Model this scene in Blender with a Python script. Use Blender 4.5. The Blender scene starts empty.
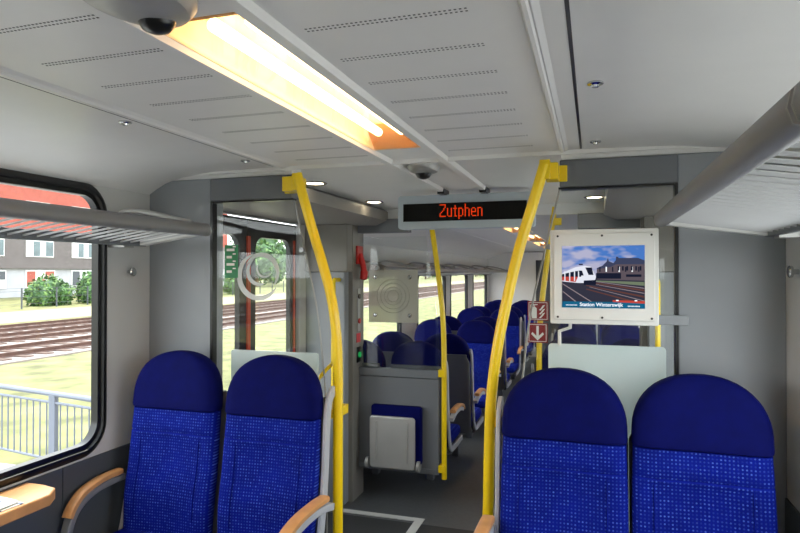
import bpy, math, random
from mathutils import Vector, Matrix, noise
random.seed(7)
sc = bpy.context.scene
COL = sc.collection
TH = math.radians(17.55); F = 610.0; EYE = 1.6
# ------------------------------------------------------------------ camera, world, sun, exposure
cam = bpy.data.cameras.new('camera'); cam.sensor_width = 36; cam.lens = F/800*36; cam.clip_start = .02; cam.clip_end = 2000
camo = bpy.data.objects.new('camera', cam); COL.objects.link(camo)
camo.location = (0, 0, EYE); camo.rotation_euler = (math.radians(90.5), 0, TH)
sc.camera = camo
sc.view_settings.view_transform = 'Standard'; sc.view_settings.look = 'None'
sc.view_settings.gamma = 1; sc.view_settings.use_curve_mapping = False
sc.view_settings.exposure = 0.8
world = bpy.data.worlds.new('sky'); sc.world = world; world.use_nodes = True
wn = world.node_tree; wn.nodes.clear()
WSTR = 3.2
_bg = wn.nodes.new('ShaderNodeBackground'); _out = wn.nodes.new('ShaderNodeOutputWorld')
_tc = wn.nodes.new('ShaderNodeTexCoord'); _sep = wn.nodes.new('ShaderNodeSeparateXYZ'); _rp = wn.nodes.new('ShaderNodeValToRGB')
wn.links.new(_tc.outputs['Generated'], _sep.inputs[0]); wn.links.new(_sep.outputs['Z'], _rp.inputs[0])
_rp.color_ramp.elements[0].color = (.97, .98, 1, 1); _rp.color_ramp.elements[1].color = (.84, .90, 1, 1)
wn.links.new(_rp.outputs[0], _bg.inputs[0]); _bg.inputs[1].default_value = WSTR; wn.links.new(_bg.outputs[0], _out.inputs[0])
sun = bpy.data.lights.new('sun', 'SUN'); sun.energy = 2.6; sun.angle = math.radians(1.0); sun.color = (1, .95, .86)
suno = bpy.data.objects.new('sun', sun); COL.objects.link(suno); suno.location = (-10, -5, 20)
suno.rotation_euler = Vector((.36, -.50, -1.0)).to_track_quat('-Z', 'Y').to_euler()

def portal(x, y0, y1, z0, z1, left):
    l = bpy.data.lights.new('window_daylight', 'AREA'); l.shape = 'RECTANGLE'; l.size = z1-z0; l.size_y = y1-y0
    l.cycles.is_portal = True
    o = bpy.data.objects.new('window_daylight', l); COL.objects.link(o); o.location = (x, (y0+y1)/2, (z0+z1)/2)
    o.rotation_euler = (0, math.radians(-90 if left else 90), 0)

# ------------------------------------------------------------------ helpers
def P(px, py, Y):
    t = math.tan(math.atan((px-400)/F)-TH); X = t*Y; cz = Y*math.cos(TH)-X*math.sin(TH)
    return Vector((X, Y, EYE+(272-py)/F*cz))
def s2l(c):
    c = c/255.0
    return c/12.92 if c <= .04045 else ((c+.055)/1.055)**2.4
def rgb(r, g, b): return (s2l(r), s2l(g), s2l(b), 1)
def mat(name, col, rough=.5, metal=0, var=.06, vs=6, bump=0, bs=200, emit=None, es=0, sheen=0, coat=0, spec=.5):
    m = bpy.data.materials.new(name); m.use_nodes = True; nt = m.node_tree; b = nt.nodes['Principled BSDF']
    c = rgb(*col)
    tc = nt.nodes.new('ShaderNodeTexCoord')
    n = nt.nodes.new('ShaderNodeTexNoise'); n.inputs['Scale'].default_value = vs; n.inputs['Detail'].default_value = 4
    nt.links.new(tc.outputs['Object'], n.inputs['Vector'])
    r = nt.nodes.new('ShaderNodeValToRGB')
    r.color_ramp.elements[0].position = .3; r.color_ramp.elements[1].position = .7
    r.color_ramp.elements[0].color = tuple(max(0, v*(1-var)) for v in c[:3])+(1,)
    r.color_ramp.elements[1].color = tuple(min(1, v*(1+var)) for v in c[:3])+(1,)
    nt.links.new(n.outputs['Fac'], r.inputs[0]); nt.links.new(r.outputs[0], b.inputs['Base Color'])
    b.inputs['Roughness'].default_value = rough; b.inputs['Metallic'].default_value = metal
    b.inputs['Specular IOR Level'].default_value = spec
    if sheen: b.inputs['Sheen Weight'].default_value = sheen; b.inputs['Sheen Tint'].default_value = (.3, .4, 1, 1)
    if coat: b.inputs['Coat Weight'].default_value = coat
    if bump:
        n2 = nt.nodes.new('ShaderNodeTexNoise'); n2.inputs['Scale'].default_value = bs; nt.links.new(tc.outputs['Object'], n2.inputs['Vector'])
        bp = nt.nodes.new('ShaderNodeBump'); bp.inputs['Strength'].default_value = bump; bp.inputs['Distance'].default_value = .002
        nt.links.new(n2.outputs['Fac'], bp.inputs['Height']); nt.links.new(bp.outputs[0], b.inputs['Normal'])
    if emit:
        b.inputs['Emission Color'].default_value = rgb(*emit); b.inputs['Emission Strength'].default_value = es
    return m
def emis(name, col, s):
    m = bpy.data.materials.new(name); m.use_nodes = True; nt = m.node_tree; nt.nodes.clear()
    e = nt.nodes.new('ShaderNodeEmission'); o = nt.nodes.new('ShaderNodeOutputMaterial')
    e.inputs[0].default_value = rgb(*col); e.inputs[1].default_value = s; nt.links.new(e.outputs[0], o.inputs[0]); return m
def glassm(name, tint=(1, 1, 1), base=.04, k=.5, rough=.02, frost=0, frostcol=(1, 1, 1)):
    m = bpy.data.materials.new(name); m.use_nodes = True; nt = m.node_tree; nt.nodes.clear()
    o = nt.nodes.new('ShaderNodeOutputMaterial'); mx = nt.nodes.new('ShaderNodeMixShader')
    t = nt.nodes.new('ShaderNodeBsdfTransparent'); t.inputs[0].default_value = tint+(1,)
    g = nt.nodes.new('ShaderNodeBsdfGlossy'); g.inputs['Roughness'].default_value = rough
    lw = nt.nodes.new('ShaderNodeLayerWeight'); lw.inputs[0].default_value = .5
    p = nt.nodes.new('ShaderNodeMath'); p.operation = 'POWER'; p.inputs[1].default_value = 4
    a = nt.nodes.new('ShaderNodeMath'); a.operation = 'MULTIPLY_ADD'; a.inputs[1].default_value = k; a.inputs[2].default_value = base
    nt.links.new(lw.outputs['Facing'], p.inputs[0]); nt.links.new(p.outputs[0], a.inputs[0]); nt.links.new(a.outputs[0], mx.inputs[0])
    nt.links.new(g.outputs[0], mx.inputs[2])
    if frost:
        f = nt.nodes.new('ShaderNodeMixShader'); f.inputs[0].default_value = frost
        d = nt.nodes.new('ShaderNodeBsdfDiffuse'); d.inputs[0].default_value = frostcol+(1,)
        tr = nt.nodes.new('ShaderNodeBsdfTranslucent'); tr.inputs[0].default_value = frostcol+(1,)
        ad = nt.nodes.new('ShaderNodeMixShader'); ad.inputs[0].default_value = .45
        nt.links.new(d.outputs[0], ad.inputs[1]); nt.links.new(tr.outputs[0], ad.inputs[2])
        nt.links.new(t.outputs[0], f.inputs[1]); nt.links.new(ad.outputs[0], f.inputs[2]); nt.links.new(f.outputs[0], mx.inputs[1])
    else: nt.links.new(t.outputs[0], mx.inputs[1])
    nt.links.new(mx.outputs[0], o.inputs[0]); return m

class MB:
    def __init__(s): s.v = []; s.f = []; s.m = []; s.mi = 0
    def add(s, vs, fs):
        o = len(s.v); s.v += [tuple(v) for v in vs]; s.f += [tuple(i+o for i in f) for f in fs]; s.m += [s.mi]*len(fs); return s
    def mat(s, i): s.mi = i; return s
    def box(s, x0, x1, y0, y1, z0, z1, M=None):
        vs = [Vector((x, y, z)) for z in (z0, z1) for y in (y0, y1) for x in (x0, x1)]
        if M: vs = [M @ v for v in vs]
        return s.add(vs, [(0, 2, 3, 1), (4, 5, 7, 6), (0, 1, 5, 4), (2, 6, 7, 3), (0, 4, 6, 2), (1, 3, 7, 5)])
    def loft(s, loops, cap=True, closed=False):
        n = len(loops[0]); vs = [p for l in loops for p in l]; fs = []
        R = len(loops)
        for i in range(R if closed else R-1):
            j = (i+1) % R
            for k in range(n): fs.append((i*n+k, i*n+(k+1) % n, j*n+(k+1) % n, j*n+k))
        if cap and not closed: fs.append(tuple(range(n))[::-1]); fs.append(tuple((R-1)*n+k for k in range(n)))
        return s.add(vs, fs)
    def tube(s, pts, r, n=12, closed=False, sy=1.0):
        pts = [Vector(p) for p in pts]; loops = []; up = None; N = len(pts)
        for i, p in enumerate(pts):
            if closed: d = (pts[(i+1) % N]-pts[i-1]).normalized()
            else: d = (pts[min(i+1, N-1)]-pts[max(i-1, 0)]).normalized()
            if up is None: up = Vector((0, 0, 1)) if abs(d.z) < .9 else Vector((0, 1, 0))
            a = d.cross(up).normalized(); b = a.cross(d).normalized(); up = b
            rr = r[i] if isinstance(r, (list, tuple)) else r
            loops.append([p+a*math.cos(2*math.pi*k/n)*rr+b*math.sin(2*math.pi*k/n)*rr*sy for k in range(n)])
        return s.loft(loops, closed=closed)
    def cyl(s, p0, p1, r, n=16, r1=None): return s.tube([p0, p1], [r, r if r1 is None else r1], n)
    def lathe(s, prof, c=(0, 0, 0), n=20, M=None):
        loops = [[Vector((r*math.cos(2*math.pi*k/n), r*math.sin(2*math.pi*k/n), z)) for k in range(n)] for r, z in prof]
        c = Vector(c)
        loops = [[(M @ p if M else p)+c for p in l] for l in loops]
        return s.loft(loops)
    def prism(s, pts, fn, d0, d1):
        # pts 2-D polygon, fn(u,v,d)->Vector
        return s.loft([[fn(u, v, d0) for u, v in pts], [fn(u, v, d1) for u, v in pts]])
    def build(s, name, mats, parent=None, smooth=True, bevel=0, seg=2, ang=35, world_co=True, mods=None):
        me = bpy.data.meshes.new(name)
        org = Vector((0, 0, 0)); q = parent
        while q and world_co: org += q.location; q = q.parent
        me.from_pydata([tuple(Vector(v)-org) for v in s.v], [], s.f)
        mats = mats if isinstance(mats, (list, tuple)) else [mats]
        for m in mats: me.materials.append(m)
        me.polygons.foreach_set('material_index', s.m); me.validate(); me.update()
        if smooth:
            me.polygons.foreach_set('use_smooth', [True]*len(me.polygons)); me.set_sharp_from_angle(angle=math.radians(ang))
        o = bpy.data.objects.new(name, me); COL.objects.link(o); o.parent = parent
        if bevel:
            b = o.modifiers.new('bevel', 'BEVEL'); b.width = bevel; b.segments = seg; b.limit_method = 'ANGLE'; b.angle_limit = math.radians(40)
        return o
def XZ(u, v, d): return Vector((u, d, v))
def YZ(u, v, d): return Vector((d, u, v))
def XY(u, v, d): return Vector((u, v, d))
def rrect(u0, u1, v0, v1, r, n=6):
    pts = []
    for cu, cv, a0 in ((u1-r, v1-r, 0), (u0+r, v1-r, 90), (u0+r, v0+r, 180), (u1-r, v0+r, 270)):
        for k in range(n+1):
            a = math.radians(a0+90*k/n); pts.append((cu+r*math.cos(a), cv+r*math.sin(a)))
    return pts
def catmull(pts, n=8):
    pts = [Vector(p) for p in pts]; out = []
    for i in range(len(pts)-1):
        p0 = pts[max(i-1, 0)]; p1 = pts[i]; p2 = pts[i+1]; p3 = pts[min(i+2, len(pts)-1)]
        for k in range(n):
            t = k/n
            out.append(.5*((2*p1)+(p2-p0)*t+(2*p0-5*p1+4*p2-p3)*t*t+(3*p1-p0-3*p2+p3)*t**3))
    return out+[pts[-1]]
def empty(name, loc, label, cat, group=None, rz=0):
    o = bpy.data.objects.new(name, None); COL.objects.link(o); o.location = loc; o.rotation_euler = (0, 0, rz); o.empty_display_size = .1
    o['label'] = label; o['category'] = cat
    if group: o['group'] = group
    return o
def tag(o, label, cat, group=None, kind=None):
    o['label'] = label; o['category'] = cat
    if group: o['group'] = group
    if kind: o['kind'] = kind
    return o
def struct(o, label=None):
    o['kind'] = 'structure'
    if label: o['label'] = label
    return o
def copy_tree(o, parent=None):
    c = o.copy(); COL.objects.link(c); c.parent = parent
    for ch in o.children: copy_tree(ch, c)
    return c

# ------------------------------------------------------------------ materials
M = dict(
 ceil=mat('ceiling_panel_white', (220, 219, 216), .38, var=.02, spec=.5),
 wall=mat('light_grey_wall', (190, 189, 188), .5, var=.02),
 grey=mat('blue_grey_laminate', (144, 148, 152), .42, var=.03, bump=.05, bs=500),
 dgrey=mat('dark_grey_laminate', (108, 111, 116), .45, var=.03),
 brown=mat('taupe_grey_panel', (128, 124, 118), .45, var=.03),
 lower=mat('charcoal_lower_wall', (72, 76, 82), .5, var=.04),
 floor=mat('grey_floor_vinyl', (84, 86, 88), .45, var=.1, vs=40, bump=.1, bs=300),
 mat_=mat('charcoal_floor_mat', (48, 49, 50), .7, var=.2, vs=120, bump=.3, bs=400),
 white=mat('off_white_plastic', (226, 226, 222), .4, var=.02),
 strip=mat('pale_floor_strip', (200, 200, 196), .5, var=.04),
 rubber=mat('black_rubber', (16, 17, 19), .3, var=.1),
 black=mat('black_plastic', (10, 10, 11), .3, var=.05),
 yellow=mat('yellow_paint', (242, 206, 6), .33, var=.03, coat=.3),
 alu=mat('silver_grey_aluminium', (158, 157, 154), .4, metal=.35, var=.03),
 alud=mat('dull_aluminium', (124, 124, 126), .42, metal=.1, var=.04),
 chrome=mat('chrome', (200, 200, 200), .12, metal=1, var=.02),
 steel=mat('brushed_steel', (186, 184, 180), .38, metal=.45, var=.05, bump=.1, bs=300),
 head=mat('dark_blue_velour', (5, 10, 76), .8, var=.12, vs=20, bump=.25, bs=700, spec=.08),
 shell=mat('grey_seat_shell', (92, 94, 100), .5, var=.03),
 frame=mat('light_grey_seat_frame', (176, 178, 184), .4, var=.03),
 wood=mat('beech_wood', (206, 150, 96), .38, var=.12, vs=14),
 red=mat('signal_red', (196, 24, 20), .4, var=.05),
 dred=mat('dark_red_sign', (140, 10, 14), .4, var=.05),
 signw=mat('sign_white', (235, 232, 225), .5, var=.02),
 green=mat('green_sticker', (40, 130, 80), .5, var=.1, vs=60),
 orange=mat('door_edge_orange_red', (205, 70, 36), .45, var=.05),
 screw=mat('screw_head', (60, 60, 58), .35, metal=.7),
 frost_tex=None)
M['glass'] = glassm('clear_glass', (.97, .985, .98), .03, .45)
M['wglass'] = glassm('window_glass', (.96, .98, .97), .015, .25)
M['frost'] = glassm('frosted_glass', (.8, .93, .92), .04, .3, .2, .82, (.86, .93, .93))
M['etch'] = glassm('etched_mark', (1, 1, 1), .0, .1, .3, .75, (.9, .92, .92))
M['notice'] = glassm('smoky_acrylic', (.88, .86, .8), .04, .3, .1, .62, (.60, .60, .54))
M['cover'] = glassm('lamp_cover_glass', (1, .97, .9), .03, .4)
# seat fabric with woven dots
def fabric():
    m = mat('blue_dotted_moquette', (4, 20, 118), .85, var=.15, vs=12, bump=.25, bs=600, spec=.1); nt = m.node_tree
    b = nt.nodes['Principled BSDF']; rp = b.inputs['Base Color'].links[0].from_socket
    tc = nt.nodes.new('ShaderNodeTexCoord')
    def vm(op, *a):
        n = nt.nodes.new('ShaderNodeVectorMath'); n.operation = op
        for i, x in enumerate(a):
            if hasattr(x, 'links'): nt.links.new(x, n.inputs[i])
            else: n.inputs[i].default_value = x
        return n.outputs[1] if op == 'LENGTH' else n.outputs[0]
    sc_ = vm('MULTIPLY', tc.outputs['Object'], (80, 0, 80))
    fl = vm('FLOOR', sc_); fr = vm('SUBTRACT', sc_, fl); c = vm('SUBTRACT', fr, (.5, 0, .5)); ln = vm('LENGTH', c)
    lt = nt.nodes.new('ShaderNodeMath'); lt.operation = 'LESS_THAN'; lt.inputs[1].default_value = .24; nt.links.new(ln, lt.inputs[0])
    wnz = nt.nodes.new('ShaderNodeTexWhiteNoise'); nt.links.new(fl, wnz.inputs['Vector'])
    pw = nt.nodes.new('ShaderNodeMath'); pw.operation = 'POWER'; pw.inputs[1].default_value = 1.6; nt.links.new(wnz.outputs['Value'], pw.inputs[0])
    cr = nt.nodes.new('ShaderNodeMapRange'); nt.links.new(pw.outputs[0], cr.inputs[0]); cr.inputs[3].default_value = .15; cr.inputs[4].default_value = 1
    mu = nt.nodes.new('ShaderNodeMath'); mu.operation = 'MULTIPLY'; nt.links.new(lt.outputs[0], mu.inputs[0]); nt.links.new(cr.outputs[0], mu.inputs[1])
    mx = nt.nodes.new('ShaderNodeMix'); mx.data_type = 'RGBA'; nt.links.new(mu.outputs[0], mx.inputs[0]); nt.links.new(rp, mx.inputs[6]); mx.inputs[7].default_value = rgb(66, 92, 184)
    nt.links.new(mx.outputs[2], b.inputs['Base Color']); return m
M['fabric'] = fabric()

# ================================================================== CAR SHELL
CX = -.715; XL = -2.09; XR = .66; FZ = -.14; NZ = .045; YB = -3.4; YE = 13.2
WIN_NEAR = [(-2.95, -1.2), (-.75, .05), (.5, 2.226)]
WIN_FAR = [(4.95, 6.65), (7.3, 8.85), (9.15, 10.5), (11.0, 12.5)]
Z_NEAR = (.80, 1.98); Z_FAR = (.64, 1.60)
DOOR = (2.78, 4.12, FZ, 1.95)
def wall(left):
    x0, x1 = (XL-.03, XL) if left else (XR, XR+.03)
    op = [(a+.05, b-.05, Z_NEAR[0]+.05, Z_NEAR[1]-.05) for a, b in WIN_NEAR]+[DOOR]+[(a+.05, b-.05, Z_FAR[0]+.05, Z_FAR[1]-.05) for a, b in WIN_FAR]
    m = MB(); y = YB
    for a, b, z0, z1 in op:
        m.box(x0, x1, y, a, -.2, 2.2)
        if z0 > -.1: m.box(x0, x1, a, b, -.2, z0)
        m.box(x0, x1, a, b, z1, 2.2); y = b
    m.box(x0, x1, y, YE+.1, -.2, 2.2)
    return struct(m.build('wall_left' if left else 'wall_right', M['wall']), 'light grey side wall of the railway car with its windows')
wall(True); wall(False)
wn_i = 0
for left in (True, False):
    xs = XL if left else XR; sg = 1 if left else -1
    for k, (a, b) in enumerate(WIN_NEAR+WIN_FAR):
        z0, z1 = Z_NEAR if k < 3 else Z_FAR
        wn_i += 1
        z1 += .008; outer = rrect(a, b, z0, z1, .14, 8); i1 = rrect(a+.018, b-.018, z0+.018, z1-.018, .125, 8); inner = rrect(a+.055, b-.055, z0+.055, z1-.055, .09, 8)
        m = MB()
        L = [[YZ(u, v, xs+sg*.001) for u, v in outer], [YZ(u, v, xs+sg*.014) for u, v in i1],
             [YZ(u, v, xs+sg*.014) for u, v in rrect(a+.032, b-.032, z0+.032, z1-.032, .11, 8)],
             [YZ(u, v, xs+sg*.002) for u, v in rrect(a+.036, b-.036, z0+.036, z1-.036, .108, 8)],
             [YZ(u, v, xs+sg*.002) for u, v in inner], [YZ(u, v, xs-sg*.034) for u, v in inner], [YZ(u, v, xs-sg*.034) for u, v in outer]]
        m.loft(L, closed=True)
        w = struct(m.build('window_%d' % wn_i, M['rubber'], ang=50), 'black rubber framed window of the %s wall' % ('left' if left else 'right'))
        g = MB(); g.box(xs-sg*.022-.003, xs-sg*.022+.003, a+.05, b-.05, z0+.05, z1-.05); g.build('window_glass', M['wglass'], w, smooth=False)
        portal(xs-sg*.045, a+.06, b-.06, z0+.06, z1-.06, left)
# lower dark wall lining
for left in (True, False):
    x0, x1 = (XL, XL+.008) if left else (XR-.008, XR)
    m = MB()
    for a, b in ((YB, .62), (.624, 1.98), (1.984, 2.5)): m.box(x0, x1, a, b, NZ, .792)
    struct(m.build('trim_1' if left else 'trim_2', M['lower'], smooth=False), 'charcoal lining panels below the windows of the %s wall' % ('left' if left else 'right'))
    m = MB(); m.box(x0, x1, 4.5, YE, FZ, .63)
    struct(m.build('trim_3' if left else 'trim_4', M['lower'], smooth=False), 'charcoal lining below the windows of the far saloon, %s side' % ('left' if left else 'right'))
# floor
m = MB(); m.box(XL, XR, YB, 2.6, -.22, NZ); m.box(XL-.3, XR+.3, 2.6, YE+.1, -.26, FZ)
struct(m.build('floor', M['floor'], smooth=False), 'grey vinyl floor of the railway car')
m = MB(); m.box(XL+.01, XR-.01, 2.61, 4.06, FZ, FZ+.004)
struct(m.build('floor_mat', M['mat_'], smooth=False), 'charcoal ribbed floor covering between the doors')
m = MB(); z1 = FZ+.006
m.box(-1.80, -1.13, 4.10, 4.15, FZ, z1); m.box(-1.19, -1.13, 2.7, 4.10, FZ, z1); m.box(-.30, .37, 4.10, 4.15, FZ, z1); m.box(-.30, -.24, 2.7, 4.10, FZ, z1)
struct(m.build('trim_5', M['strip'], smooth=False), 'pale strips marking the door areas on the floor')
m = MB(); m.box(XL, XR, 2.6, 2.61, FZ, NZ); struct(m.build('trim_6', M['strip'], smooth=False), 'pale edge of the step down to the entrance area')
# end walls
struct(MB().box(XL-.1, XR+.1, YB-.1, YB, -.2, 2.25).build('wall_back', M['wall'], smooth=False), 'rear end wall of the saloon')
m = MB(); YW = 12.75
m.box(XL, -1.12, YW, YW+.06, FZ, 2.0); m.box(-.31, XR, YW, YW+.06, FZ, 2.0); m.box(-1.12, -.31, YW, YW+.06, 1.84, 2.0)
struct(m.build('wall_far', M['ceil'], smooth=False), 'pale wall at the far end of the saloon with a passage')
struct(MB().box(XL-.1, XR+.1, YE, YE+.1, -.2, 2.25).build('wall_front', M['dgrey'], smooth=False), 'dark wall beyond the far passage')
# ceiling
def prof(sg, z, cove):
    return [(CX+sg*a, z+d) for a, d in cove]
near = [(.115, 0), (.60, 0), (.612, -.006), (.625, 0), (1.0, -.006), (1.18, -.022), (1.28, -.048), (1.34, -.078), (1.385, -.105)]
far = [(.115, 0), (.60, 0), (.612, -.006), (.625, 0), (.95, -.01), (1.12, -.04), (1.24, -.085), (1.385, -.16)]
def ceil_part(y0, y1, z, cv, m):
    for sg in (-1, 1):
        p = prof(sg, z, cv); up = [(u, 2.22) for u, v in p][::-1]
        q = p+up
        if sg < 0: q = q[::-1]
        for i in range(len(p)-1):
            pass
        loops = [[XZ(u, v, y0) for u, v in q], [XZ(u, v, y1) for u, v in q]]; m.loft(loops)
m = MB(); ceil_part(YB, 2.5, 2.08, near, m)
ceil_part(2.506, 4.45, 2.082, [(.115, 0), (1.385, 0)], m); ceil_part(4.45, YE, 2.02, far, m)
ceiling = struct(m.build('ceiling', M['ceil'], ang=25), 'pale grey panelled ceiling of the railway car')
# perforated air slots in the ceiling
m = MB()
for k in range(-8, 8):
    y = 1.09+.18*k
    for x0, x1 in ((-.54, -.22), (-1.21, -.89)):
        n = 34
        for r in range(2):
            for i in range(n):
                x = x0+(x1-x0)*i/(n-1); yy = y+r*.012+(x-x0)*.0
                m.box(x-.0023, x+.0023, yy-.0018, yy+.0018, 2.0793, 2.0803)
m.build('air_slots', mat('slot_grey', (96, 96, 96), .8), ceiling, smooth=False)
# longitudinal dark seam, and raised ridge mouldings
m = MB()
for sg in (-1, 1):
    x = CX+sg*.672
    m.box(x-(.004 if sg > 0 else .0015), x+(.004 if sg > 0 else .0015), YB, 2.47, 2.0785, 2.0805)
struct(m.build('trim_7', M['black'], smooth=False), 'dark seams running along the ceiling')
m = MB()
for sg in (-1, 1):
    x = CX+sg*(.60 if sg > 0 else .63)
    m.prism([(x-.012, 2.082), (x-.004, 2.070), (x+.004, 2.070), (x+.012, 2.082)], XZ, YB, 2.49)
m.box(XL+.1, XR-.1, 2.488, 2.508, 2.064, 2.09); m.box(XL+.001, -1.31, 2.504, 2.6, 2.0455, 2.2); m.box(-.12, XR-.001, 2.504, 2.6, 2.0455, 2.2)
struct(m.build('trim_8', M['ceil']), 'raised white mouldings along the ceiling')
# centre channel: rails + infill panels
m = MB()
for sg in (-1, 1):
    x = CX+sg*.122
    m.prism([(x-.020, 2.085), (x-.014, 2.062), (x+.014, 2.062), (x+.020, 2.085)], XZ, YB, 3.42)
struct(m.build('trim_9', M['ceil']), 'two rails running along the middle of the ceiling')
LIGHTS = [(-2.6, -1.1), (-.65, .62), (.98, 2.26)]
m = MB(); y = YB
for a, b in LIGHTS: m.box(CX-.116, CX+.116, y, a, 2.081, 2.15); y = b
m.box(CX-.116, CX+.116, y, 4.45, 2.081, 2.15)
y = 4.45
FLIGHTS = [(5.3, 6.6), (7.1, 8.4), (8.9, 10.2), (10.7, 12.0)]
for a, b in FLIGHTS: m.box(CX-.116, CX+.116, y, a, 2.022, 2.12); y = b
m.box(CX-.116, CX+.116, y, YE, 2.022, 2.12)
struct(m.build('trim_10', M['ceil'], smooth=False), 'infill panels along the middle of the ceiling')

# ceiling lamps
tube_m = emis('fluorescent_tube', (255, 220, 172), 6.5)
refl_m = mat('warm_reflector', (255, 230, 190), .45, var=.02, emit=(255, 196, 120), es=0.0)
endm = mat('reflector_end', (222, 160, 96), .4, var=.05)
spot_m = emis('spot_glow', (255, 236, 200), 9.0)
def ceiling_lamp(a, b, z, label):
    t = empty('ceiling_lamp', (CX, (a+b)/2, z), label, 'light', 'ceiling lamps along the aisle')
    w = .102; d = .075
    m = MB(); m.box(CX-w-.008, CX-w, a, b, z-.004, z+d); m.box(CX+w, CX+w+.008, a, b, z-.004, z+d); m.box(CX-w, CX+w, a, b, z+d, z+d+.008)
    m.build('reflector', refl_m, t, smooth=False)
    for y0, y1, s in ((a, a+.008, 1), (b-.008, b, -1)):
        q = MB(); yy = y0 if s > 0 else y1
        # sloping end cheek
        q.add([(CX-w, yy, z), (CX+w, yy, z), (CX+w, yy, z+d), (CX-w, yy, z+d), (CX-w, yy+s*.01, z), (CX+w, yy+s*.01, z), (CX+w, yy+s*.11, z+d), (CX-w, yy+s*.11, z+d)],
              [(0, 1, 2, 3), (7, 6, 5, 4), (0, 4, 5, 1), (1, 5, 6, 2), (2, 6, 7, 3), (3, 7, 4, 0)])
        q.build('end_cheek', endm, t, smooth=False)
    for dx in (-.045, .045):
        MB().cyl((CX+dx, a+.12, z+.04), (CX+dx, b-.12, z+.04), .015, 12).build('tube', tube_m, t)
    g = MB(); g.box(CX-w, CX+w, a, b, z-.003, z+.0005); g.build('cover', M['cover'], t, smooth=False)
ceiling_lamp(*LIGHTS[2], 2.08, 'long warm ceiling lamp, nearest one, glowing above the aisle')
ceiling_lamp(*LIGHTS[1], 2.08, 'long warm ceiling lamp just behind the near dome camera')
ceiling_lamp(*LIGHTS[0], 2.08, 'long warm ceiling lamp at the rear end of the near saloon')
for (a, b), s in zip(FLIGHTS, ('first warm ceiling lamp beyond the destination display', 'second warm ceiling lamp beyond the destination display', 'third warm ceiling lamp beyond the destination display', 'farthest warm ceiling lamp near the end wall')):
    ceiling_lamp(a, b, 2.02, s)
def spotlight(x, y, label):
    t = empty('ceiling_spotlight', (x, y, 2.08), label, 'light', 'round ceiling spotlights by the doors')
    MB().lathe([(.062, .0), (.066, -.004), (.06, -.008), (.048, -.005), (.046, .001)], (x, y, 2.081), 28).build('ring', M['chrome'], t)
    MB().lathe([(.001, -.004), (.046, -.004), (.046, 0), (.001, 0)], (x, y, 2.081), 28).build('lens', spot_m, t)
spotlight(-1.43, 3.0, 'round spotlight behind the top of the left curved yellow pole')
spotlight(-1.43, 3.93, 'round spotlight left of the destination display')
spotlight(0.0, 3.0, 'round spotlight hidden behind the right header beam')
spotlight(0.01, 4.1, 'round spotlight above the information screen')
def dome_camera(x, y, label, big):
    t = empty('dome_camera', (x, y, 2.08), label, 'camera', 'dome cameras on the ceiling'); k = 1.0 if big else .8; q = 1.0 if big else 1.15
    h = MB(); n = 28
    prof_ = [(.1*k, 0), (.098*k, -.012*k), (.085*k, -.03*k), (.05*k, -.042*k), (.03*k, -.044*k)]
    loops = [[Vector((x+r*math.cos(2*math.pi*i/n)*.9, y+r*math.sin(2*math.pi*i/n)*1.25, 2.081+z)) for i in range(n)] for r, z in prof_]
    h.loft(loops).build('housing', M['alu'], t)
    MB().lathe([(.034*q, 0), (.033*q, -.014*q), (.024*q, -.027*q), (.01*q, -.033*q), (.001, -.034*q)], (x, y+(.055 if big else 0)*k, 2.081-.026*k), 20).build('lens_dome', M['black'], t)
dome_camera(-.735, .84, 'large chrome dome camera at the near end of the lamp', True)
dome_camera(-.735, 2.68, 'small dome camera between the ceiling rails before the display', False)
for x, y, l in ((-1.42, 1.586, 'small chrome stud on the left ceiling panel, nearer one'), (-1.42, 2.29, 'small chrome stud on the left ceiling panel close to the bulkhead'),
                (.007, 1.615, 'small chrome stud on the right ceiling panel, nearer one'), (.01, 2.34, 'small chrome stud on the right ceiling panel close to the bulkhead')):
    tag(MB().lathe([(.02, .006), (.02, -.003), (.013, -.006), (.010, -.002), (.008, -.010), (.001, -.011)], (x, y, 2.077), 18).build('ceiling_stud', M['chrome']), l, 'stud', 'chrome studs on the ceiling')

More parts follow.
